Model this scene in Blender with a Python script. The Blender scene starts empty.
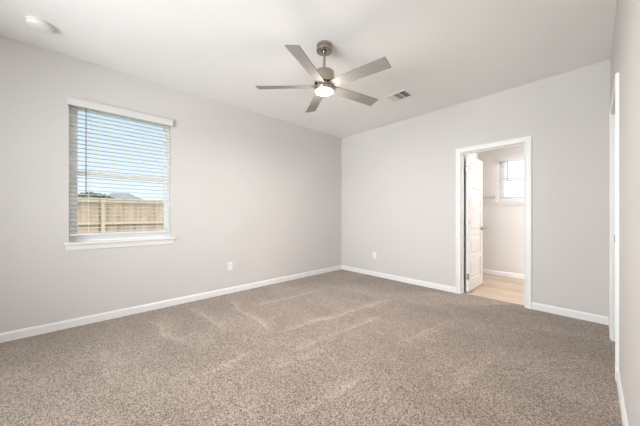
import bpy, bmesh, math, random
from mathutils import Vector, Matrix
random.seed(7)
C = bpy.context.scene.collection
S = bpy.context.scene
R = math.radians

# ------------------------------------------------------------------ camera
cam_d = bpy.data.cameras.new('camera')
cam_d.sensor_width = 36.0
cam_d.lens = 255.1 / 640 * 36
cam_d.shift_y = 1.7 / 640
cam_d.clip_start = 0.02
cam_d.clip_end = 400
cam = bpy.data.objects.new('camera', cam_d)
cam.location = (0, 0, 1.14)
cam.rotation_euler = (R(90), 0, R(46.98))
C.objects.link(cam)
S.camera = cam

# ------------------------------------------------------------------ world, sun, exposure
w = bpy.data.worlds.new('sky')
S.world = w
w.use_nodes = True
nt = w.node_tree
nt.nodes.clear()
wo = nt.nodes.new('ShaderNodeOutputWorld')
bg = nt.nodes.new('ShaderNodeBackground')
tc = nt.nodes.new('ShaderNodeTexCoord')
sx = nt.nodes.new('ShaderNodeSeparateXYZ')
rp = nt.nodes.new('ShaderNodeValToRGB')
rp.color_ramp.elements[0].position = 0.0
rp.color_ramp.elements[0].color = (0.90, 0.95, 1.0, 1)
rp.color_ramp.elements[1].position = 0.42
rp.color_ramp.elements[1].color = (0.46, 0.68, 1.08, 1)
zen = rp.color_ramp.elements.new(0.66)
zen.color = (5.0, 5.0, 5.0, 1)
nt.links.new(tc.outputs['Generated'], sx.inputs[0])
nt.links.new(sx.outputs['Z'], rp.inputs[0])
mr = nt.nodes.new('ShaderNodeMapRange')          # hazy brighter sky on the sun's side (+Y)
mr.inputs['From Min'].default_value = 0.45
mr.inputs['From Max'].default_value = 0.9
mr.inputs['To Min'].default_value = 1.0
mr.inputs['To Max'].default_value = 2.6
nt.links.new(sx.outputs['Y'], mr.inputs['Value'])
nt.links.new(mr.outputs[0], bg.inputs[1])
nt.links.new(rp.outputs[0], bg.inputs[0])
nt.links.new(bg.outputs[0], wo.inputs[0])

def lamp(name, kind, loc, rot, energy, color, **kw):
    d = bpy.data.lights.new(name, kind)
    d.energy = energy
    d.color = color
    for k, v in kw.items():
        setattr(d, k, v)
    o = bpy.data.objects.new(name, d)
    o.location = loc
    o.rotation_euler = rot
    C.objects.link(o)
    return o

sun = lamp('sun', 'SUN', (6, 2, 10), (0, 0, 0), 2.0, (1.0, 0.95, 0.88), angle=R(1.0))
sun.rotation_euler = Vector((-0.56, -0.28, -0.78)).to_track_quat('-Z', 'Y').to_euler()
# rear fill lamp added behind the camera to light the room; bathroom window daylight
lamp('rear_fill_lamp', 'AREA', (-1.35, -2.15, 1.42), (R(98), 0, R(8)), 76, (0.95, 0.98, 1.0),
     shape='RECTANGLE', size=2.3, size_y=1.7, spread=R(110))
lamp('bathroom_window_daylight', 'AREA', (-0.76, 5.90, 1.80), (R(-90), 0, 0), 2, (1.0, 0.98, 0.96),
     shape='RECTANGLE', size=0.88, size_y=0.8)
lamp('bathroom_fill_lamp', 'AREA', (0.40, 5.15, 2.66), (0, 0, 0), 46, (1.0, 0.975, 0.96), shape='DISK', size=0.34)  # unseen lamp added to brighten the bathroom
lamp('closet_fill_lamp', 'AREA', (0.65, 3.0, 2.66), (0, 0, 0), 3, (1.0, 0.95, 0.9), shape='DISK', size=0.34)  # unseen lamp added to lift the dark closet opening

S.view_settings.view_transform = 'Standard'
S.view_settings.look = 'None'
S.view_settings.gamma = 1
S.view_settings.use_curve_mapping = False
S.view_settings.exposure = 0.23

# ------------------------------------------------------------------ materials
def new_mat(name):
    m = bpy.data.materials.new(name)
    m.use_nodes = True
    n = m.node_tree
    return m, n, n.nodes['Principled BSDF']

def coords(n, scale=(1, 1, 1)):
    t = n.nodes.new('ShaderNodeTexCoord')
    mp = n.nodes.new('ShaderNodeMapping')
    mp.inputs['Scale'].default_value = scale
    n.links.new(t.outputs['Object'], mp.inputs[0])
    return mp.outputs[0]

def noise(n, vec, scale, detail=2, rough=0.5):
    t = n.nodes.new('ShaderNodeTexNoise')
    t.inputs['Scale'].default_value = scale
    t.inputs['Detail'].default_value = detail
    t.inputs['Roughness'].default_value = rough
    n.links.new(vec, t.inputs['Vector'])
    return t.outputs['Fac']

def ramp(n, fac, stops):
    r = n.nodes.new('ShaderNodeValToRGB')
    while len(r.color_ramp.elements) < len(stops):
        r.color_ramp.elements.new(0.5)
    for e, (p, c) in zip(r.color_ramp.elements, stops):
        e.position = p
        e.color = (*c, 1) if len(c) == 3 else c
    n.links.new(fac, r.inputs[0])
    return r.outputs[0]

def mixc(n, fac, a, b, mode='MIX'):
    m = n.nodes.new('ShaderNodeMix')
    m.data_type = 'RGBA'
    m.blend_type = mode
    for s, v in ((m.inputs[0], fac), (m.inputs[6], a), (m.inputs[7], b)):
        if hasattr(v, 'links') or isinstance(v, bpy.types.NodeSocket):
            n.links.new(v, s)
        elif isinstance(v, (int, float)):
            s.default_value = v
        else:
            s.default_value = (*v, 1)
    return m.outputs[2]

def bump(n, p, h, strength, dist):
    b = n.nodes.new('ShaderNodeBump')
    b.inputs['Strength'].default_value = strength
    b.inputs['Distance'].default_value = dist
    n.links.new(h, b.inputs['Height'])
    n.links.new(b.outputs[0], p.inputs['Normal'])

def paint(name, col, rough=0.85, peel=True):
    m, n, p = new_mat(name)
    v = coords(n)
    f = noise(n, v, 1.3, 3)
    c2 = tuple(x * 0.97 for x in col)
    n.links.new(ramp(n, f, [(0.3, c2), (0.7, col)]), p.inputs['Base Color'])
    p.inputs['Roughness'].default_value = rough
    p.inputs['Specular IOR Level'].default_value = 0.3
    if peel:
        bump(n, p, noise(n, v, 160, 2), 0.10, 0.002)
    return m

def plain(name, col, rough=0.4, metal=0.0, spec=0.5, var=0.04, scale=20):
    m, n, p = new_mat(name)
    f = noise(n, coords(n), scale, 2)
    c2 = tuple(x * (1 - var) for x in col)
    n.links.new(ramp(n, f, [(0.3, c2), (0.7, col)]), p.inputs['Base Color'])
    p.inputs['Roughness'].default_value = rough
    p.inputs['Metallic'].default_value = metal
    p.inputs['Specular IOR Level'].default_value = spec
    return m

M = {}
M['wall'] = paint('wall_paint', (0.662, 0.632, 0.612))
M['ceiling'] = paint('ceiling_paint', (0.90, 0.885, 0.87))
M['bath'] = paint('bathroom_paint', (0.73, 0.705, 0.685))
M['trim'] = plain('white_trim', (0.84, 0.835, 0.83), 0.38, var=0.01)
M['valance'] = plain('valance_white', (0.70, 0.695, 0.68), 0.45, var=0.01)
M['door'] = plain('white_door', (0.80, 0.79, 0.78), 0.35, var=0.01)
M['vinyl'] = plain('white_vinyl', (0.95, 0.95, 0.94), 0.35, var=0.01)
M['plastic'] = plain('white_plastic', (0.86, 0.85, 0.83), 0.4, var=0.01)
M['slot'] = plain('dark_slot', (0.05, 0.05, 0.05), 0.6)
M['duct'] = plain('duct_dark', (0.40, 0.395, 0.39), 0.8)
M['wand'] = plain('grey_wand', (0.10, 0.11, 0.13), 0.35)
M['cord'] = plain('white_cord', (0.8, 0.8, 0.78), 0.8)
M['dark_metal'] = plain('aged_nickel', (0.30, 0.28, 0.26), 0.3, metal=1.0)
M['chrome'] = plain('satin_chrome', (0.60, 0.58, 0.56), 0.22, metal=1.0)
M['blade'] = None

# brushed nickel
m, n, p = new_mat('brushed_nickel')
v = coords(n, (4, 4, 260))
f = noise(n, v, 3, 3)
n.links.new(ramp(n, f, [(0.3, (0.33, 0.29, 0.245)), (0.7, (0.52, 0.465, 0.41))]), p.inputs['Base Color'])
p.inputs['Metallic'].default_value = 1
p.inputs['Roughness'].default_value = 0.22
M['nickel'] = m
# fan blades: silver-grey laminate with faint grain along each blade
m, n, p = new_mat('blade_laminate')
v = coords(n, (3, 60, 3))
f = noise(n, v, 3, 4)
n.links.new(ramp(n, f, [(0.3, (0.285, 0.265, 0.252)), (0.7, (0.35, 0.328, 0.312))]), p.inputs['Base Color'])
p.inputs['Roughness'].default_value = 0.45
M['blade'] = m
m, n, p = new_mat('blade_edge')
M['blade_edge'] = plain('blade_edge_dark', (0.13, 0.12, 0.11), 0.5)

# blind slats: faux wood, a little translucent
m, n, p = new_mat('blind_slat')
p.inputs['Base Color'].default_value = (0.86, 0.86, 0.86, 1)
p.inputs['Roughness'].default_value = 0.45
f = noise(n, coords(n, (1, 30, 30)), 8, 2)
n.links.new(ramp(n, f, [(0.2, (0.93, 0.93, 0.93)), (0.8, (0.95, 0.95, 0.95))]), p.inputs['Base Color'])
tl_ = n.nodes.new('ShaderNodeBsdfTranslucent'); tl_.inputs[0].default_value = (0.86, 0.86, 0.86, 1)
ms = n.nodes.new('ShaderNodeMixShader'); ms.inputs[0].default_value = 0.2
n.links.new(p.outputs[0], ms.inputs[1]); n.links.new(tl_.outputs[0], ms.inputs[2])
n.links.new(ms.outputs[0], n.nodes['Material Output'].inputs[0])
M['slat'] = m

# glass
m, n, p = new_mat('window_glass')
n.nodes.remove(p)
out = n.nodes['Material Output']
tr = n.nodes.new('ShaderNodeBsdfTransparent')
tr.inputs[0].default_value = (0.96, 0.98, 0.98, 1)
gl = n.nodes.new('ShaderNodeBsdfGlossy')
gl.inputs['Roughness'].default_value = 0.02
fr = n.nodes.new('ShaderNodeFresnel')
fr.inputs[0].default_value = 1.35
mx = n.nodes.new('ShaderNodeMixShader')
n.links.new(fr.outputs[0], mx.inputs[0])
n.links.new(tr.outputs[0], mx.inputs[1])
n.links.new(gl.outputs[0], mx.inputs[2])
n.links.new(mx.outputs[0], out.inputs[0])
M['glass'] = m

# frosted lit lens
m, n, p = new_mat('lit_lens')
p.inputs['Base Color'].default_value = (0.9, 0.88, 0.84, 1)
p.inputs['Emission Color'].default_value = (1.0, 0.80, 0.62, 1)
p.inputs['Emission Strength'].default_value = 14
M['lens'] = m

# carpet
m, n, p = new_mat('carpet')
v = coords(n)
vt = n.nodes.new('ShaderNodeTexVoronoi'); vt.inputs['Scale'].default_value = 205
dv = n.nodes.new('ShaderNodeMix'); dv.data_type = 'RGBA'; dv.blend_type = 'ADD'; dv.inputs[0].default_value = 0.004
dn = n.nodes.new('ShaderNodeTexNoise'); dn.inputs['Scale'].default_value = 60; n.links.new(v, dn.inputs['Vector'])
n.links.new(v, dv.inputs[6]); n.links.new(dn.outputs['Color'], dv.inputs[7])
n.links.new(dv.outputs[2], vt.inputs['Vector'])
sc_ = n.nodes.new('ShaderNodeSeparateColor'); n.links.new(vt.outputs['Color'], sc_.inputs[0])
fine = sc_.outputs[0]
mid = noise(n, v, 45, 2, 0.6)
c = ramp(n, fine, [(0.0, (0.085, 0.062, 0.047)), (0.28, (0.200, 0.154, 0.123)), (0.60, (0.325, 0.262, 0.215)), (1.0, (0.48, 0.400, 0.335))])
c = mixc(n, 0.16, c, ramp(n, mid, [(0.32, (0.62, 0.60, 0.59)), (0.68, (1.3, 1.3, 1.3))]), 'MULTIPLY')
big = noise(n, coords(n, (1.0, 1.6, 1)), 1.7, 3, 0.55)
c = mixc(n, 0.8, c, ramp(n, big, [(0.38, (0.90, 0.89, 0.88)), (0.62, (1.10, 1.10, 1.10))]), 'MULTIPLY')
# vacuum strokes: broad pile-lay bands running across the room
def mth(op, a, b_=None, clamp=False):
    q = n.nodes.new('ShaderNodeMath'); q.operation = op; q.use_clamp = clamp
    for i, vv in enumerate((a, b_)):
        if vv is None: continue
        if isinstance(vv, (int, float)): q.inputs[i].default_value = vv
        else: n.links.new(vv, q.inputs[i])
    return q.outputs[0]
sp_ = n.nodes.new('ShaderNodeSeparateXYZ'); n.links.new(v, sp_.inputs[0])
wob = mth('MULTIPLY', mth('SUBTRACT', noise(n, v, 3.0, 3), 0.5), 0.16)
# pile-lay edges left by the vacuum: (x0, y0, x1, y1, side, width, gain)
acc = None
for (ax, ay, bx, by, side, wd_, gn) in (
        (-3.27, 0.51, -2.42, 0.63, 1, 0.16, 0.9), (-3.42, 0.95, -2.42, 1.04, 1, 0.16, 1.0), (-3.36, 1.40, -2.08, 1.35, 1, 0.15, 1.0),
        (-2.89, 1.52, -2.78, 2.92, 1, 0.16, 0.8), (-2.07, 1.38, -1.81, 3.06, 1, 0.17, 1.0), (-1.70, 1.20, -1.62, 2.52, 1, 0.14, 0.7),
        (-1.90, 0.55, -1.98, 1.15, -1, 0.15, 0.8), (-1.62, 0.97, -1.51, 1.65, 1, 0.16, 0.7), (-1.15, 0.75, -1.05, 1.60, 1, 0.16, 0.6),
        (-2.90, 0.15, -2.10, 0.10, 1, 0.18, 0.6), (-1.20, 1.95, -1.05, 3.10, -1, 0.20, 0.6), (-0.60, 1.60, -0.50, 2.60, 1, 0.20, 0.5)):
    L = math.hypot(bx - ax, by - ay); ux, uy = (bx - ax) / L, (by - ay) / L
    px = mth('SUBTRACT', sp_.outputs[0], ax); py = mth('SUBTRACT', sp_.outputs[1], ay)
    t_ = mth('ADD', mth('MULTIPLY', px, ux), mth('MULTIPLY', py, uy))
    s_ = mth('ADD', mth('MULTIPLY', mth('SUBTRACT', mth('MULTIPLY', py, ux), mth('MULTIPLY', px, uy)), side), wob)
    ends = mth('MULTIPLY', mth('MULTIPLY', t_, 6.0, True), mth('MULTIPLY', mth('SUBTRACT', L, t_), 4.0, True))
    ends = mth('MINIMUM', ends, 1.0)
    rise = mth('MULTIPLY', mth('ADD', s_, 0.015), 40.0, True)
    fall = mth('SUBTRACT', 1.0, mth('DIVIDE', s_, wd_), True)
    fall = mth('MULTIPLY', fall, fall)
    k_ = mth('MULTIPLY', mth('MULTIPLY', mth('MULTIPLY', ends, rise), fall), gn * 0.46)
    acc = k_ if acc is None else mth('ADD', acc, k_)
c = mixc(n, acc, c, mixc(n, 1.0, c, (1.9, 1.9, 1.9), 'MULTIPLY'))
n.links.new(c, p.inputs['Base Color'])
p.inputs['Roughness'].default_value = 0.95
p.inputs['Specular IOR Level'].default_value = 0.05
p.inputs['Sheen Weight'].default_value = 0.25
p.inputs['Sheen Roughness'].default_value = 0.5
hb = n.nodes.new('ShaderNodeMath'); hb.operation = 'ADD'
n.links.new(fine, hb.inputs[0]); n.links.new(mid, hb.inputs[1])
bump(n, p, mid, 0.3, 0.004)
M['carpet'] = m

# vinyl plank floor, planks along X
m, n, p = new_mat('oak_vinyl_planks')
v = coords(n)
br = n.nodes.new('ShaderNodeTexBrick')
br.offset = 0.37
br.inputs['Scale'].default_value = 1.0
br.inputs['Brick Width'].default_value = 1.2
br.inputs['Row Height'].default_value = 0.18
br.inputs['Mortar Size'].default_value = 0.002
br.inputs['Color1'].default_value = (0.60, 0.49, 0.38, 1)
br.inputs['Color2'].default_value = (0.47, 0.37, 0.28, 1)
br.inputs['Mortar'].default_value = (0.25, 0.18, 0.12, 1)
n.links.new(v, br.inputs['Vector'])
g = noise(n, coords(n, (1.5, 22, 1)), 3, 4, 0.6)
c = mixc(n, 0.6, br.outputs['Color'], ramp(n, g, [(0.3, (0.72, 0.70, 0.68)), (0.7, (1.18, 1.18, 1.18))]), 'MULTIPLY')
n.links.new(c, p.inputs['Base Color'])
p.inputs['Roughness'].default_value = 0.42
M['plank'] = m

# fence wood
m, n, p = new_mat('cedar_fence')
v = coords(n, (1, 7.1, 1))
wn = n.nodes.new('ShaderNodeTexNoise'); wn.inputs['Scale'].default_value = 1.0; wn.inputs['Detail'].default_value = 4
n.links.new(coords(n, (1, 9, 0.6)), wn.inputs['Vector'])
n.links.new(ramp(n, wn.outputs['Fac'], [(0.3, (0.18, 0.12, 0.085)), (0.5, (0.31, 0.225, 0.165)), (0.7, (0.40, 0.31, 0.24))]), p.inputs['Base Color'])
p.inputs['Roughness'].default_value = 0.8
M['fence'] = m
M['fence_rail'] = plain('fence_rail_wood', (0.42, 0.34, 0.25), 0.8, var=0.15, scale=6)
M['shingle'] = plain('grey_shingle', (0.085, 0.095, 0.11), 0.9, var=0.2, scale=3)
M['siding'] = plain('pale_siding', (0.55, 0.52, 0.47), 0.8, var=0.06, scale=2)
M['grass'] = plain('grass', (0.16, 0.19, 0.07), 0.95, var=0.4, scale=8)
M['leaf'] = plain('leaf', (0.17, 0.18, 0.13), 0.9, var=0.4, scale=2)
M['bark'] = plain('bark', (0.15, 0.11, 0.08), 0.9, var=0.3, scale=8)

# ------------------------------------------------------------------ mesh helpers
def box(bm, x0, x1, y0, y1, z0, z1):
    v = [bm.verts.new(c) for c in ((x0, y0, z0), (x1, y0, z0), (x1, y1, z0), (x0, y1, z0),
                                   (x0, y0, z1), (x1, y0, z1), (x1, y1, z1), (x0, y1, z1))]
    for f in ((3, 2, 1, 0), (4, 5, 6, 7), (0, 1, 5, 4), (1, 2, 6, 5), (2, 3, 7, 6), (3, 0, 4, 7)):
        bm.faces.new([v[i] for i in f])
    return v

def lathe(bm, prof, seg=48, center=(0, 0)):
    """prof: list of (r, z); r==0 ends become poles."""
    rings = []
    for r, z in prof:
        if r < 1e-6:
            rings.append([bm.verts.new((center[0], center[1], z))])
        else:
            rings.append([bm.verts.new((center[0] + r * math.cos(2 * math.pi * k / seg),
                                        center[1] + r * math.sin(2 * math.pi * k / seg), z)) for k in range(seg)])
    for a, b in zip(rings, rings[1:]):
        for k in range(seg):
            j = (k + 1) % seg
            if len(a) == 1 and len(b) == 1:
                continue
            if len(a) == 1:
                bm.faces.new((a[0], b[k], b[j]))
            elif len(b) == 1:
                bm.faces.new((a[k], a[j], b[0]))
            else:
                bm.faces.new((a[k], a[j], b[j], b[k]))

def tube(bm, pts, r, seg=10):
    pts = [Vector(p) for p in pts]
    rings = []
    for i, p in enumerate(pts):
        t = (pts[min(i + 1, len(pts) - 1)] - pts[max(i - 1, 0)]).normalized()
        up = Vector((0, 0, 1)) if abs(t.z) < 0.9 else Vector((1, 0, 0))
        a = t.cross(up).normalized(); b = t.cross(a).normalized()
        rr = r[i] if isinstance(r, (list, tuple)) else r
        rings.append([bm.verts.new(p + a * rr * math.cos(2 * math.pi * k / seg) + b * rr * math.sin(2 * math.pi * k / seg)) for k in range(seg)])
    for A, B in zip(rings, rings[1:]):
        for k in range(seg):
            bm.faces.new((A[k], A[(k + 1) % seg], B[(k + 1) % seg], B[k]))
    bm.faces.new(rings[0][::-1]); bm.faces.new(rings[-1])

def extrude_poly(bm, poly, axis, a, b):
    """poly: 2D points in the two remaining axes (order xyz without axis), extruded along axis from a to b."""
    def P(u, v, t):
        return {'x': (t, u, v), 'y': (u, t, v), 'z': (u, v, t)}[axis]
    A = [bm.verts.new(P(u, v, a)) for u, v in poly]
    B = [bm.verts.new(P(u, v, b)) for u, v in poly]
    k = len(poly)
    for i in range(k):
        bm.faces.new((A[i], A[(i + 1) % k], B[(i + 1) % k], B[i]))
    bm.faces.new(A[::-1]); bm.faces.new(B)

def obj(name, bm, mat, parent=None, bevel=0.0, smooth=False, seg=2, recalc=True):
    if recalc:
        bmesh.ops.recalc_face_normals(bm, faces=bm.faces)
    me = bpy.data.meshes.new(name)
    bm.to_mesh(me); bm.free()
    o = bpy.data.objects.new(name, me)
    me.materials.append(mat)
    C.objects.link(o)
    if parent:
        o.parent = parent
    if bevel:
        b = o.modifiers.new('bevel', 'BEVEL')
        b.width = bevel; b.segments = seg; b.limit_method = 'ANGLE'; b.angle_limit = R(40)
    if smooth:
        for f in me.polygons:
            f.use_smooth = True
        e = o.modifiers.new('split', 'EDGE_SPLIT'); e.split_angle = R(35)
    return o

def struct(name, bm, mat, **kw):
    o = obj(name, bm, mat, **kw)
    o['kind'] = 'structure'
    return o

def tag(o, label, cat, group=None):
    o['label'] = label; o['category'] = cat
    if group:
        o['group'] = group
    return o

def thing(name, label, cat, loc, rz=0.0, group=None):
    o = bpy.data.objects.new(name, None)
    o.empty_display_size = 0.1
    o.location = loc; o.rotation_euler = (0, 0, rz)
    C.objects.link(o)
    return tag(o, label, cat, group)

# ------------------------------------------------------------------ dimensions
XL, XR = -3.608, 0.120
YB, YF = 3.984, -2.000
H = 2.74
T = 0.12                      # interior wall
TO = 0.16                     # exterior wall
# left window
WY0, WY1, WZ0, WZ1 = -0.096, 0.820, 0.840, 2.300
# bathroom door opening
DX0, DX1, DZ = -1.298, -0.575, 2.030
# closet door opening
CY0, CY1, CZ = 2.740, 3.500, 2.045
# bathroom
BXL, BXR, BY0, BY1 = -1.56, 0.95, YB + T, 5.710
BW0, BW1, BWZ0, BWZ1 = -1.206, -0.30, 1.380, 2.190
YS = 4.066                    # carpet / plank seam

# ------------------------------------------------------------------ structure
bm = bmesh.new(); box(bm, XL, XR, YF, YB, -0.05, 0); box(bm, DX0, DX1, YB, YS, -0.05, 0); box(bm, XR, 1.1, CY0 - 0.6, CY1 + 0.4, -0.05, 0)
struct('floor', bm, M['carpet'])
bm = bmesh.new(); box(bm, BXL, BXR, BY0, BY1, -0.05, -0.004); box(bm, DX0, DX1, YS, BY0, -0.05, -0.004)
struct('floor_bathroom', bm, M['plank'])
bm = bmesh.new(); box(bm, XL - TO, 1.25, YF - TO, YB + T * 0.5, H, H + 0.14)
struct('ceiling', bm, M['ceiling'])
bm = bmesh.new(); box(bm, BXL - T, BXR + T, YB + T * 0.5, BY1 + TO, H, H + 0.14)
struct('ceiling_bathroom', bm, M['bath'])

bm = bmesh.new()
box(bm, XL - TO, XL, YF - TO, WY0, -0.05, H); box(bm, XL - TO, XL, WY1, YB + T, -0.05, H)
box(bm, XL - TO, XL, WY0, WY1, -0.05, WZ0); box(bm, XL - TO, XL, WY0, WY1, WZ1, H)
struct('wall_left', bm, M['wall'])
# back wall: bedroom side leaf and bathroom side leaf share one body
bm = bmesh.new()
box(bm, XL, DX0, YB, YB + T, -0.05, H); box(bm, DX1, 1.10, YB, YB + T, -0.05, H); box(bm, DX0, DX1, YB, YB + T, DZ, H)
struct('wall_back', bm, M['wall'])
bm = bmesh.new()
box(bm, XR, XR + T, YF - TO, CY0, -0.05, H); box(bm, XR, XR + T, CY1, YB, -0.05, H); box(bm, XR, XR + T, CY0, CY1, CZ, H)
struct('wall_right', bm, M['wall'])
# front wall behind the camera; wide window opening added for the fill lamp
FX0, FX1, FZ0, FZ1 = -2.60, -0.10, 0.55, 2.30
bm = bmesh.new()
box(bm, XL, FX0, YF - TO, YF, -0.05, H); box(bm, FX1, XR, YF - TO, YF, -0.05, H)
box(bm, FX0, FX1, YF - TO, YF, -0.05, FZ0); box(bm, FX0, FX1, YF - TO, YF, FZ1, H)
struct('wall_front', bm, M['wall'])
# closet shell
bm = bmesh.new()
box(bm, XR + T, 1.1, CY1 + 0.40, YB, -0.05, H); box(bm, XR + T, 1.1, CY0 - 0.72, CY0 - 0.60, -0.05, H); box(bm, 1.1, 1.22, CY0 - 0.72, YB, -0.05, H)
struct('wall_closet', bm, M['wall'])
# bathroom shell
bm = bmesh.new(); box(bm, BXL - T, BXL, BY0, BY1, -0.05, H); box(bm, BXL, -1.345, BY0, 4.83, -0.05, H)  # second box: unseen wing added to shade the gap beside the door
struct('wall_bathroom_left', bm, M['bath'])
bm = bmesh.new(); box(bm, BXR, BXR + T, BY0, BY1, -0.05, H)
struct('wall_bathroom_right', bm, M['bath'])
bm = bmesh.new()
box(bm, BXL - T, BW0, BY1, BY1 + TO, -0.05, H); box(bm, BW1, BXR + T, BY1, BY1 + TO, -0.05, H)
box(bm, BW0, BW1, BY1, BY1 + TO, -0.05, BWZ0); box(bm, BW0, BW1, BY1, BY1 + TO, BWZ1, H)
struct('wall_bathroom_back', bm, M['bath'])

# ------------------------------------------------------------------ baseboards
BH, BT = 0.083, 0.013
PROF = [(0, 0), (BT, 0), (BT, BH - 0.016), (BT - 0.003, BH - 0.012), (BT - 0.005, BH - 0.003), (BT - 0.008, BH), (0, BH)]
def base_y(bm, x, side, y0, y1):    # along Y, wall face at x, projecting to side*X
    extrude_poly(bm, [(x + side * u, v) for u, v in PROF], 'y', y0, y1)
def base_x(bm, y, side, x0, x1):
    extrude_poly(bm, [(y + side * u, v) for u, v in PROF], 'x', x0, x1)
CW = 0.065
bm = bmesh.new(); base_y(bm, XL, 1, YF, YB); struct('baseboard_left', bm, M['trim'])
bm = bmesh.new(); base_x(bm, YB, -1, XL + BT, DX0 - CW); base_x(bm, YB, -1, DX1 + CW, XR - BT); struct('baseboard_back', bm, M['trim'])
bm = bmesh.new(); base_y(bm, XR, -1, YF, CY0 - CW); base_y(bm, XR, -1, CY1 + CW, YB); struct('baseboard_right', bm, M['trim'])
bm = bmesh.new(); base_x(bm, YF, 1, XL + BT, XR - BT); struct('baseboard_front', bm, M['trim'])
bm = bmesh.new(); base_x(bm, BY1, -1, BXL, BXR); struct('baseboard_bathroom', bm, M['trim'])

# ------------------------------------------------------------------ door casings and jambs
CPROF = [(0.003, 0), (0.003, 0.010), (0.006, 0.013), (0.012, 0.013), (0.015, 0.010), (0.040, 0.011), (0.045, 0.017), (CW - 0.003, 0.018), (CW, 0.015), (CW, 0)]
def casing(bm, u0, u1, ztop, P):
    """mitred casing swept around an opening u0..u1; P(u, z, proud) gives the 3-D point"""
    rings = []
    for o, p in CPROF:
        rings.append([bm.verts.new(P(*c, p)) for c in ((u0 - o, 0), (u0 - o, ztop + o), (u1 + o, ztop + o), (u1 + o, 0))])
    k = len(rings)
    for i in range(k):
        A, B = rings[i], rings[(i + 1) % k]
        for j in range(3):
            bm.faces.new((A[j], A[j + 1], B[j + 1], B[j]))
    bm.faces.new([r[0] for r in rings]); bm.faces.new([r[3] for r in rings][::-1])
bm = bmesh.new()
casing(bm, DX0, DX1, DZ, lambda u, z, p: (u, YB - p, z))
t1 = struct('trim_1', bm, M['trim'])
bm = bmesh.new()
casing(bm, DX0, DX1, DZ, lambda u, z, p: (u, BY0 + p, z))
o = obj('bathroom_side_casing', bm, M['trim'], t1)
JT = 0.004
bm = bmesh.new()
box(bm, DX0, DX0 + JT, YB - 0.006, BY0 + 0.002, 0, DZ); box(bm, DX1 - JT, DX1, YB - 0.006, BY0 + 0.002, 0, DZ)
box(bm, DX0 + JT, DX1 - JT, YB - 0.006, BY0 + 0.002, DZ - JT, DZ)
for a, b in ((DX0 + JT, DX0 + JT + 0.010), (DX1 - JT - 0.010, DX1 - JT)):
    box(bm, a, b, YB + 0.03, YB + 0.065, 0, DZ - JT)
box(bm, DX0 + JT + 0.01, DX1 - JT - 0.01, YB + 0.03, YB + 0.065, DZ - JT - 0.010, DZ - JT)
obj('door_jamb', bm, M['trim'], t1, bevel=0.001)

bm = bmesh.new()
casing(bm, CY0, CY1, CZ, lambda u, z, p: (XR - p, u, z))
t2 = struct('trim_2', bm, M['trim'])
bm = bmesh.new()
box(bm, XR - 0.006, XR + T + 0.002, CY0, CY0 + JT, 0, CZ); box(bm, XR - 0.006, XR + T + 0.002, CY1 - JT, CY1, 0, CZ)
box(bm, XR - 0.006, XR + T + 0.002, CY0 + JT, CY1 - JT, CZ - JT, CZ)
obj('door_jamb', bm, M['trim'], t2, bevel=0.001)
bm = bmesh.new(); box(bm, XR + 0.008, XR + 0.034, CY1 - JT - 0.0015, CY1 - JT, 0.895, 0.955)
sp = obj('strike_plate', bm, M['dark_metal'], t2); sp['label'] = 'dark metal strike plate'

# ------------------------------------------------------------------ bathroom door (open, five panels)
def panel_door(name, width, height, loc, ang):
    """local: hinge edge at x=0, slab along +x, thickness +y 0..0.035, z up"""
    th = 0.035
    bm = bmesh.new()
    st = 0.105
    rails = 6
    rh_top, rh, rh_bot = 0.105, 0.075, 0.17
    ph = (height - rh_top - rh_bot - 4 * rh) / 5
    box(bm, 0, st, 0, th, 0, height); box(bm, width - st, width, 0, th, 0, height)
    z = 0
    zs = []
    box(bm, st, width - st, 0, th, 0, rh_bot); z = rh_bot
    for k in range(5):
        zs.append((z, z + ph)); z += ph
        hh = rh_top if k == 4 else rh
        box(bm, st, width - st, 0, th, z, z + hh); z += hh
    for z0, z1 in zs:
        box(bm, st, width - st, 0.011, th - 0.011, z0, z1)
        # raised field with sloped edges
        for ya, yb in ((0.011, 0.003), (th - 0.011, th - 0.003)):
            a = 0.012; b = 0.034
            q0 = [bm.verts.new((x, ya, zz)) for x, zz in ((st + a, z0 + a), (width - st - a, z0 + a), (width - st - a, z1 - a), (st + a, z1 - a))]
            q1 = [bm.verts.new((x, yb, zz)) for x, zz in ((st + b, z0 + b), (width - st - b, z0 + b), (width - st - b, z1 - b), (st + b, z1 - b))]
            for i in range(4):
                bm.faces.new((q0[i], q0[(i + 1) % 4], q1[(i + 1) % 4], q1[i]))
            bm.faces.new(q1)
    d = struct(name, bm, M['door'])
    d.location = loc; d.rotation_euler = (0, 0, ang)
    # lever handles, both faces
    bm = bmesh.new()
    hx, hz = width - 0.062, 0.905
    for s, y in ((-1, 0.0), (1, th)):
        tube(bm, [(hx, y, hz), (hx, y + s * 0.010, hz)], 0.031, 24)
        tube(bm, [(hx, y + s * 0.008, hz), (hx, y + s * 0.062, hz)], 0.012, 14)
        tube(bm, [(hx + 0.008, y + s * 0.064, hz), (hx - 0.03, y + s * 0.068, hz), (hx - 0.085, y + s * 0.064, hz + 0.002), (hx - 0.112, y + s * 0.058, hz)], [0.013, 0.012, 0.010, 0.008], 12)
    obj('door_handle', bm, M['dark_metal'], d, smooth=True)
    for hzz in (0.22, 1.02, 1.80):
        bm = bmesh.new()
        tube(bm, [(-0.006, -0.006, hzz - 0.045), (-0.006, -0.006, hzz + 0.045)], 0.0065, 12)
        box(bm, -0.003, 0.0, 0.0, 0.030, hzz - 0.045, hzz + 0.045)
        obj('hinge', bm, M['chrome'], d)
    return d
# closed direction +X, opened about 88 degrees into the bathroom; slab on the +X side of the pin
ang = R(90)
door = panel_door('door_1', 0.695, 2.0, (-1.243, BY0 + 0.014, 0.012), ang)

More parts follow.
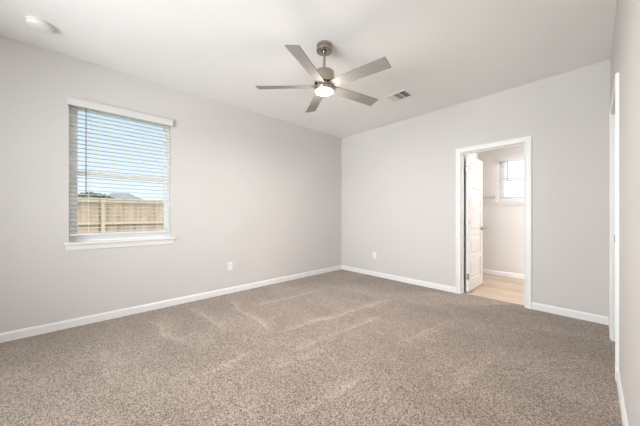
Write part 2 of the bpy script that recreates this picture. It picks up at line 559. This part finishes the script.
# ------------------------------------------------------------------ windows
def make_window(name, loc, rz, w_, h_, depth0=0.085, sash=True, mullions=()):
    """local: x along width from 0, room side = -y (y=0 at wall face), z from 0 at opening bottom"""
    root = bpy.data.objects.new(name, None); C.objects.link(root)
    root.location = loc; root.rotation_euler = (0, 0, rz); root['kind'] = 'structure'
    y0, y1 = depth0, 0.158
    fw = 0.030
    bm = bmesh.new()
    box(bm, 0, fw, y0, y1, 0, h_); box(bm, w_ - fw, w_, y0, y1, 0, h_)
    box(bm, fw, w_ - fw, y0, y1, 0, 0.045); box(bm, fw, w_ - fw, y0, y1, h_ - 0.015, h_)
    for mx_ in mullions:
        box(bm, mx_ - 0.03, mx_ + 0.03, y0, y1, 0.045, h_ - 0.03)
    obj('window_frame', bm, M['vinyl'], root, bevel=0.002)
    if sash:
        mid = h_ * 0.508
        sw = 0.032
        for nm, z0, z1, ya, yb in (('lower_sash', 0.045, mid + 0.024, y0 + 0.008, y0 + 0.034), ('upper_sash', mid - 0.024, h_ - 0.015, y0 + 0.038, y0 + 0.062)):
            bm = bmesh.new()
            box(bm, fw, fw + sw, ya, yb, z0, z1); box(bm, w_ - fw - sw, w_ - fw, ya, yb, z0, z1)
            bo = 0.055 if nm == 'lower_sash' else 0.046
            to = 0.046 if nm == 'lower_sash' else 0.025
            box(bm, fw + sw, w_ - fw - sw, ya, yb, z0, z0 + bo); box(bm, fw + sw, w_ - fw - sw, ya, yb, z1 - to, z1)
            s_ = obj(nm, bm, M['vinyl'], root, bevel=0.002)
            bm = bmesh.new(); box(bm, fw + sw, w_ - fw - sw, (ya + yb) / 2 - 0.002, (ya + yb) / 2 + 0.002, z0 + bo, z1 - to)
            obj('glass', bm, M['glass'], s_)
        bm = bmesh.new()
        for lx in (w_ * 0.25, w_ * 0.75):
            box(bm, lx - 0.03, lx + 0.03, y0 + 0.0, y0 + 0.03, mid + 0.024, mid + 0.036)
        obj('sash_lock', bm, M['vinyl'], root, bevel=0.003)
    else:
        bm = bmesh.new(); box(bm, fw, w_ - fw, y0 + 0.03, y0 + 0.034, 0.045, h_ - 0.03)
        obj('glass', bm, M['glass'], root)
    return root

def window_sill(parent, w_, over=0.038, depth=0.085, drop=0.0):
    bm = bmesh.new()
    box(bm, 0.0, w_, -0.001, depth, 0.0, 0.016)          # tongue inside the reveal
    box(bm, -over, w_ + over, -0.036, 0.0, -0.004, 0.016)  # nosing with horns
    obj('window_sill', bm, M['trim'], parent, bevel=0.005, seg=3)
    bm = bmesh.new()
    o2 = over - 0.012
    extrude_poly(bm, [(0, -0.062), (-0.009, -0.062), (-0.011, -0.052), (-0.016, -0.020), (-0.018, -0.004), (0, -0.004)], 'x', -o2, w_ + o2)
    obj('apron', bm, M['trim'], parent)

def make_blind(label, loc, rz, w_, ztop, zbot, wand_x, wand_len, tilt=0.0, ext=0.012, group=None, name='window_blind'):
    """local: x along width, -y room side, z absolute minus loc.z; slats inside reveal"""
    root = thing(name, label, 'window blind', loc, rz, group)
    yc = 0.036
    bm = bmesh.new(); box(bm, 0.004, w_ - 0.004, 0.008, 0.060, ztop - 0.045, ztop - 0.002)
    obj('headrail', bm, M['slat'], root)
    bm = bmesh.new()
    box(bm, -ext, w_ + ext, -0.034, -0.022, ztop - 0.056, ztop + 0.020)
    box(bm, -ext, -ext + 0.010, -0.022, -0.001, ztop - 0.056, ztop + 0.020); box(bm, w_ + ext - 0.010, w_ + ext, -0.022, -0.001, ztop - 0.056, ztop + 0.020)
    obj('valance', bm, M['valance'], root, bevel=0.003)
    bm = bmesh.new()
    pitch = 0.0437
    z = ztop - 0.075
    sw, th = 0.050, 0.0024
    ca, sa = math.cos(tilt), math.sin(tilt)
    while z > zbot + 0.03:
        # gently crowned slat
        prof = []
        for i in range(5):
            u = -sw / 2 + sw * i / 4
            c = 0.0015 * (1 - (2 * u / sw) ** 2)
            prof.append((u, c + th / 2))
        for i in range(4, -1, -1):
            u = -sw / 2 + sw * i / 4
            c = 0.0015 * (1 - (2 * u / sw) ** 2)
            prof.append((u, c - th / 2))
        extrude_poly(bm, [(yc + u * ca - v * sa, z + u * sa + v * ca) for u, v in prof], 'x', 0.006, w_ - 0.006)
        z -= pitch
    obj('slats', bm, M['slat'], root)
    bm = bmesh.new(); box(bm, 0.006, w_ - 0.006, yc - 0.025, yc + 0.025, zbot, zbot + 0.016)
    obj('bottom_rail', bm, M['slat'], root, bevel=0.003)
    for fx in (0.16, 0.84):
        for dy in (-0.0265, 0.0265):
            bm = bmesh.new()
            tube(bm, [(w_ * fx, yc + dy, zbot + 0.01), (w_ * fx, yc + dy, ztop - 0.05)], 0.0009, 5)
            obj('ladder_cord', bm, M['cord'], root)
    bm = bmesh.new()
    tube(bm, [(wand_x, -0.008, ztop - 0.058), (wand_x, -0.008, ztop - 0.058 - wand_len + 0.02), (wand_x, -0.008, ztop - 0.058 - wand_len)], [0.0036, 0.0040, 0.0052], 8)
    tube(bm, [(wand_x, 0.010, ztop - 0.040), (wand_x, -0.008, ztop - 0.060)], 0.002, 6)
    wd = obj('tilt_wand', bm, M['wand'], root); wd['label'] = 'dark grey tilt wand'
    return root

w1 = make_window('window_1', (XL, WY0, WZ0), R(90), WY1 - WY0, WZ1 - WZ0)
window_sill(w1, WY1 - WY0)
make_blind('white horizontal slat blind with dark tilt wand on the large window facing the fence', (XL, WY0, WZ0), R(90), WY1 - WY0,
           WZ1 - WZ0, 0.085, 0.127, 0.90, tilt=R(-2))
w2 = make_window('window_2', (BW0, BY1, BWZ0), 0, BW1 - BW0, BWZ1 - BWZ0)
window_sill(w2, BW1 - BW0)
make_blind('small white slat blind with grey wand on the bathroom window seen through the doorway', (BW0, BY1, BWZ0), 0, BW1 - BW0,
           BWZ1 - BWZ0, 0.03, 0.13, 0.36, tilt=R(-34))
w3 = make_window('added_rear_window', (FX1, YF, FZ0), R(180), FX1 - FX0, FZ1 - FZ0, sash=False, mullions=(0.83, 1.67))  # unseen window added around the rear fill lamp

# ------------------------------------------------------------------ ceiling fan
FXc, FYc = -1.734, 1.674
fan = thing('ceiling_fan', 'brushed nickel ceiling fan with five flat grey blades and a lit round lens', 'ceiling fan', (FXc, FYc, H))
def fz(z): return z - H
bm = bmesh.new()
lathe(bm, [(0, 0), (0.072, 0), (0.074, -0.003), (0.074, -0.026), (0.069, -0.028), (0.069, -0.034), (0.074, -0.036), (0.074, -0.056), (0.071, -0.060), (0.038, -0.060), (0.034, -0.056), (0.022, -0.058), (0.020, -0.072), (0, -0.073)], 56)
obj('canopy', bm, M['nickel'], fan, smooth=True)
bm = bmesh.new(); tube(bm, [(0, 0, -0.060), (0, 0, fz(2.470))], 0.0125, 20)
obj('downrod', bm, M['nickel'], fan, smooth=True)
bm = bmesh.new()
lathe(bm, [(0, fz(2.500)), (0.022, fz(2.498)), (0.026, fz(2.484)), (0.060, fz(2.483)), (0.090, fz(2.483)), (0.093, fz(2.480)), (0.093, fz(2.376)), (0.090, fz(2.372)), (0.074, fz(2.370)),
           (0.074, fz(2.338)), (0.090, fz(2.336)), (0.093, fz(2.332)), (0.093, fz(2.304)), (0.091, fz(2.300)), (0.086, fz(2.300)), (0.086, fz(2.31)), (0, fz(2.31))], 64)
obj('motor_housing', bm, M['nickel'], fan, smooth=True)
bm = bmesh.new()
lathe(bm, [(0, fz(2.308)), (0.085, fz(2.308)), (0.085, fz(2.300)), (0.070, fz(2.2955)), (0.035, fz(2.293)), (0, fz(2.292))], 56)
obj('light_lens', bm, M['lens'], fan, smooth=True)
pitch = R(13.86)
for k in range(5):
    a = R(6.94 + 72 * k)
    bm = bmesh.new()
    r0, r1 = 0.068, 0.645
    # outline with slight taper and softened tip corners (x radial, y tangential)
    ol = [(r0, -0.034), (r0 + 0.03, -0.044), (0.25, -0.053), (r1 - 0.004, -0.0614), (r1, -0.058),
          (r1, 0.058), (r1 - 0.004, 0.0614), (0.25, 0.053), (r0 + 0.03, 0.044), (r0, 0.034)]
    extrude_poly(bm, ol, 'z', -0.003, 0.003)
    b = obj('blade', bm, M['blade'], fan, bevel=0.001)
    b.data.materials.append(M['blade_edge'])
    for f in b.data.polygons:
        if abs(f.normal.z) < 0.5:
            f.material_index = 1
    b.location = (0, 0, fz(2.350))
    # CCW edge (local +y) tipped down
    b.rotation_euler = (Matrix.Rotation(R(1.5), 3, 'Y') @ Matrix.Rotation(a, 3, 'Z') @ Matrix.Rotation(-pitch, 3, 'X')).to_euler()
    bm = bmesh.new()
    box(bm, 0.060, 0.135, -0.026, 0.026, 0.003, 0.008)
    for sxx, syy in ((0.112, -0.014), (0.112, 0.014), (0.125, 0)):
        tube(bm, [(sxx, syy, 0.007), (sxx, syy, 0.011)], 0.004, 8)
    obj('blade_bracket', bm, M['nickel'], b)
fl = lamp('fan_bulb', 'AREA', (FXc, FYc, 2.288), (0, 0, 0), 29, (1.0, 0.97, 0.94), shape='DISK', size=0.165)
lamp('fan_fill_lamp', 'POINT', (FXc, FYc, 2.20), (0, 0, 0), 6, (1.0, 0.90, 0.80), shadow_soft_size=0.085)  # extra lamp floating under the lens, added to brighten ceiling and window

# ------------------------------------------------------------------ ceiling register
vx0, vx1, vy0, vy1 = -1.935, -1.638, 3.008, 3.246
vent = thing('ceiling_vent', 'white three bank louvered air register on the ceiling beyond the fan', 'air vent', ((vx0 + vx1) / 2, (vy0 + vy1) / 2, H))
hx, hy = (vx1 - vx0) / 2, (vy1 - vy0) / 2
bm = bmesh.new()
fr_ = 0.022
box(bm, -hx, hx, -hy, -hy + fr_, -0.007, 0); box(bm, -hx, hx, hy - fr_, hy, -0.007, 0)
box(bm, -hx, -hx + fr_, -hy + fr_, hy - fr_, -0.007, 0); box(bm, hx - fr_, hx, -hy + fr_, hy - fr_, -0.007, 0)
ix = hx - fr_
bw = 2 * ix / 3
for k in (1, 2):
    box(bm, -ix + k * bw - 0.005, -ix + k * bw + 0.005, -hy + fr_, hy - fr_, -0.007, -0.001)
obj('frame', bm, M['plastic'], vent, bevel=0.002)
bm = bmesh.new(); box(bm, -ix, ix, -hy + fr_, hy - fr_, -0.0012, -0.0002)
obj('duct_opening', bm, M['duct'], vent)
for k, (tl, along) in enumerate(((40, 'y'), (0, 'x'), (-40, 'y'))):
    bm = bmesh.new()
    x0, x1 = -ix + k * bw + 0.005, -ix + (k + 1) * bw - 0.005
    ta = R(tl)
    if along == 'y':
        nx = 6
        for i in range(nx):
            xc = x0 + (i + 0.5) * (x1 - x0) / nx
            hw = 0.0062
            dx, dz = hw * math.cos(ta), hw * math.sin(ta)
            extrude_poly(bm, [(xc - dx, -0.005 - dz), (xc + dx, -0.005 + dz), (xc + dx + 0.0006, -0.0056 + dz), (xc - dx + 0.0006, -0.0056 - dz)], 'y', -hy + fr_, hy - fr_)
    else:
        ny = 15
        ta = R(30)
        for i in range(ny):
            yc = -hy + fr_ + (i + 0.5) * (2 * hy - 2 * fr_) / ny
            hw = 0.0056
            dy, dz = hw * math.cos(ta), hw * math.sin(ta)
            extrude_poly(bm, [(yc - dy, -0.005 - dz), (yc + dy, -0.005 + dz), (yc + dy + 0.0006, -0.0056 + dz), (yc - dy + 0.0006, -0.0056 - dz)], 'x', x0, x1)
    obj('louver_bank', bm, M['plastic'], vent)

# ------------------------------------------------------------------ smoke detector
det = thing('smoke_detector', 'round white smoke detector on the ceiling near the left wall', 'smoke detector', (-3.155, -0.257, H))
det.scale = (1.12, 1.12, 1.0)
bm = bmesh.new()
lathe(bm, [(0, 0), (0.070, 0), (0.072, -0.003), (0.072, -0.010), (0.068, -0.012), (0, -0.012)], 48)
obj('mounting_base', bm, M['plastic'], det, smooth=True)
bm = bmesh.new()
lathe(bm, [(0, -0.012), (0.060, -0.012), (0.060, -0.015), (0.066, -0.017), (0.066, -0.026), (0.060, -0.036), (0.045, -0.042), (0.022, -0.044), (0.021, -0.042), (0, -0.042)], 48)
obj('cover', bm, M['plastic'], det, smooth=True)
bm = bmesh.new()
lathe(bm, [(0, -0.041), (0.015, -0.0415), (0.015, -0.045), (0.012, -0.0465), (0, -0.047)], 24)
obj('test_button', bm, M['plastic'], det, smooth=True)

# ------------------------------------------------------------------ outlets
def outlet(label, loc, rz):
    root = thing('wall_outlet', label, 'outlet', loc, rz)   # local: face -y, x width
    bm = bmesh.new(); box(bm, -0.036, 0.036, -0.006, 0, -0.058, 0.058)
    obj('cover_plate', bm, M['plastic'], root, bevel=0.003)
    for zc in (-0.0195, 0.0195):
        bm = bmesh.new(); box(bm, -0.0165, 0.0165, -0.0085, -0.0055, zc - 0.0145, zc + 0.0145)
        s_ = obj('socket', bm, M['plastic'], root, bevel=0.002)
        bm = bmesh.new()
        box(bm, -0.0075, -0.0055, -0.0088, -0.0080, zc - 0.002, zc + 0.007); box(bm, 0.0055, 0.0075, -0.0088, -0.0080, zc - 0.002, zc + 0.006)
        tube(bm, [(0, -0.0088, zc - 0.008), (0, -0.0080, zc - 0.008)], 0.0024, 10)
        h = obj('slots', bm, M['slot'], s_); h['label'] = 'dark plug slots'
    bm = bmesh.new(); tube(bm, [(0, -0.0072, 0), (0, -0.0055, 0)], 0.003, 10)
    obj('screw', bm, M['chrome'], root)
    return root
outlet('white double wall outlet on the left wall, between window and corner', (XL, 1.575, 0.395), R(90))
outlet('white double wall outlet on the back wall, left of the bathroom doorway', (-2.777, YB, 0.385), 0)

# ------------------------------------------------------------------ towel bar in the bathroom
tb = thing('towel_bar', 'slim chrome towel bar on the bathroom wall beside the small window', 'towel bar', (-1.400, BY1, 1.470))
bm = bmesh.new(); tube(bm, [(-0.125, -0.062, 0), (0.125, -0.062, 0)], 0.008, 14)
obj('bar', bm, M['chrome'], tb, smooth=True)
for s in (-1, 1):
    bm = bmesh.new()
    tube(bm, [(s * 0.115, 0, 0), (s * 0.115, -0.012, 0)], 0.027, 24)
    tube(bm, [(s * 0.115, -0.010, 0), (s * 0.115, -0.074, 0)], 0.014, 16)
    obj('post', bm, M['chrome'], tb, smooth=True)

# ------------------------------------------------------------------ outside: yard, fence, neighbouring roof, tree
bm = bmesh.new(); box(bm, -160, XL - TO - 0.02, -120, 160, -0.42, -0.20)
struct('ground', bm, M['grass'])

FXx = -11.0
FT = 1.647
fence = thing('fence', 'tan cedar board fence across the yard outside the window', 'fence', (FXx, 2.0, -0.2))
bm = bmesh.new()
y = -10.0
while y < 14.0:
    wv_ = 0.136 + random.uniform(-0.003, 0.003)
    xo = random.uniform(-0.004, 0.004)
    zt = FT + random.uniform(-0.008, 0.008) + 0.2
    box(bm, -0.058 + xo, -0.040 + xo, y - 2, y - 2 + wv_, 0.0, zt)
    y += 0.142
obj('boards', bm, M['fence'], fence)
for zc in (FT - 0.055, 0.86, 0.02):
    bm = bmesh.new(); box(bm, -0.034, 0.004, -12, 12, zc + 0.2 - 0.045, zc + 0.2 + 0.045)
    obj('rail', bm, M['fence_rail'], fence)
bm = bmesh.new(); box(bm, -0.075, 0.03, -12, 12, FT + 0.21, FT + 0.235)
obj('top_cap', bm, M['fence_rail'], fence)
for k in range(-5, 6):
    yy = 0.505 - 2.0 + k * 2.4
    if abs(yy) > 12: continue
    bm = bmesh.new(); box(bm, 0.004, 0.094, yy - 0.045, yy + 0.045, 0.0, FT + 0.2)
    obj('post', bm, M['fence_rail'], fence)

house = thing('neighbour_house', 'distant house showing only its low grey hipped roof above the fence', 'house', (-62, 5.3, -0.2))
bm = bmesh.new(); box(bm, -5, 3.6, -4.7, 5.3, 0, 3.0)
obj('wall', bm, M['siding'], house)
bm = bmesh.new()
e = [bm.verts.new(c) for c in ((4.1, -5.2, 2.95), (4.1, 5.8, 2.95), (-5.5, 5.8, 2.95), (-5.5, -5.2, 2.95))]
e2 = [bm.verts.new(c) for c in ((4.1, -5.2, 3.08), (4.1, 5.8, 3.08), (-5.5, 5.8, 3.08), (-5.5, -5.2, 3.08))]
r_ = [bm.verts.new(c) for c in ((-0.7, -1.0, 5.55), (-0.7, 1.5, 5.55))]
for i in range(4):
    bm.faces.new((e[i], e[(i + 1) % 4], e2[(i + 1) % 4], e2[i]))
bm.faces.new(e)
bm.faces.new((e2[0], e2[1], r_[1], r_[0])); bm.faces.new((e2[1], e2[2], r_[1])); bm.faces.new((e2[2], e2[3], r_[0], r_[1])); bm.faces.new((e2[3], e2[0], r_[0]))
obj('roof', bm, M['shingle'], house)

tree = thing('tree', 'low rounded green tree far beyond the fence, left of the grey roof', 'tree', (-45, 1.0, -0.2))
bm = bmesh.new(); tube(bm, [(0, 0, 0), (0.1, 0.05, 1.2), (0, 0.1, 2.4)], [0.16, 0.13, 0.10], 10)
obj('trunk', bm, M['bark'], tree)
bm = bmesh.new()
for i in range(1500):
    th = random.uniform(0, 2 * math.pi); ph = math.acos(random.uniform(-0.6, 1)); rr = random.uniform(0.55, 1.0) ** 0.5
    c = Vector((2.3 * rr * math.sin(ph) * math.cos(th), 2.6 * rr * math.sin(ph) * math.sin(th), 2.9 + 1.35 * rr * math.cos(ph)))
    a = Vector((random.uniform(-1, 1), random.uniform(-1, 1), random.uniform(-1, 1))).normalized()
    b_ = a.orthogonal().normalized()
    s = random.uniform(0.12, 0.24)
    q = [bm.verts.new(c + a * s), bm.verts.new(c + b_ * s * 0.5), bm.verts.new(c - a * s), bm.verts.new(c - b_ * s * 0.5)]
    bm.faces.new(q)
obj('foliage', bm, M['leaf'], tree)
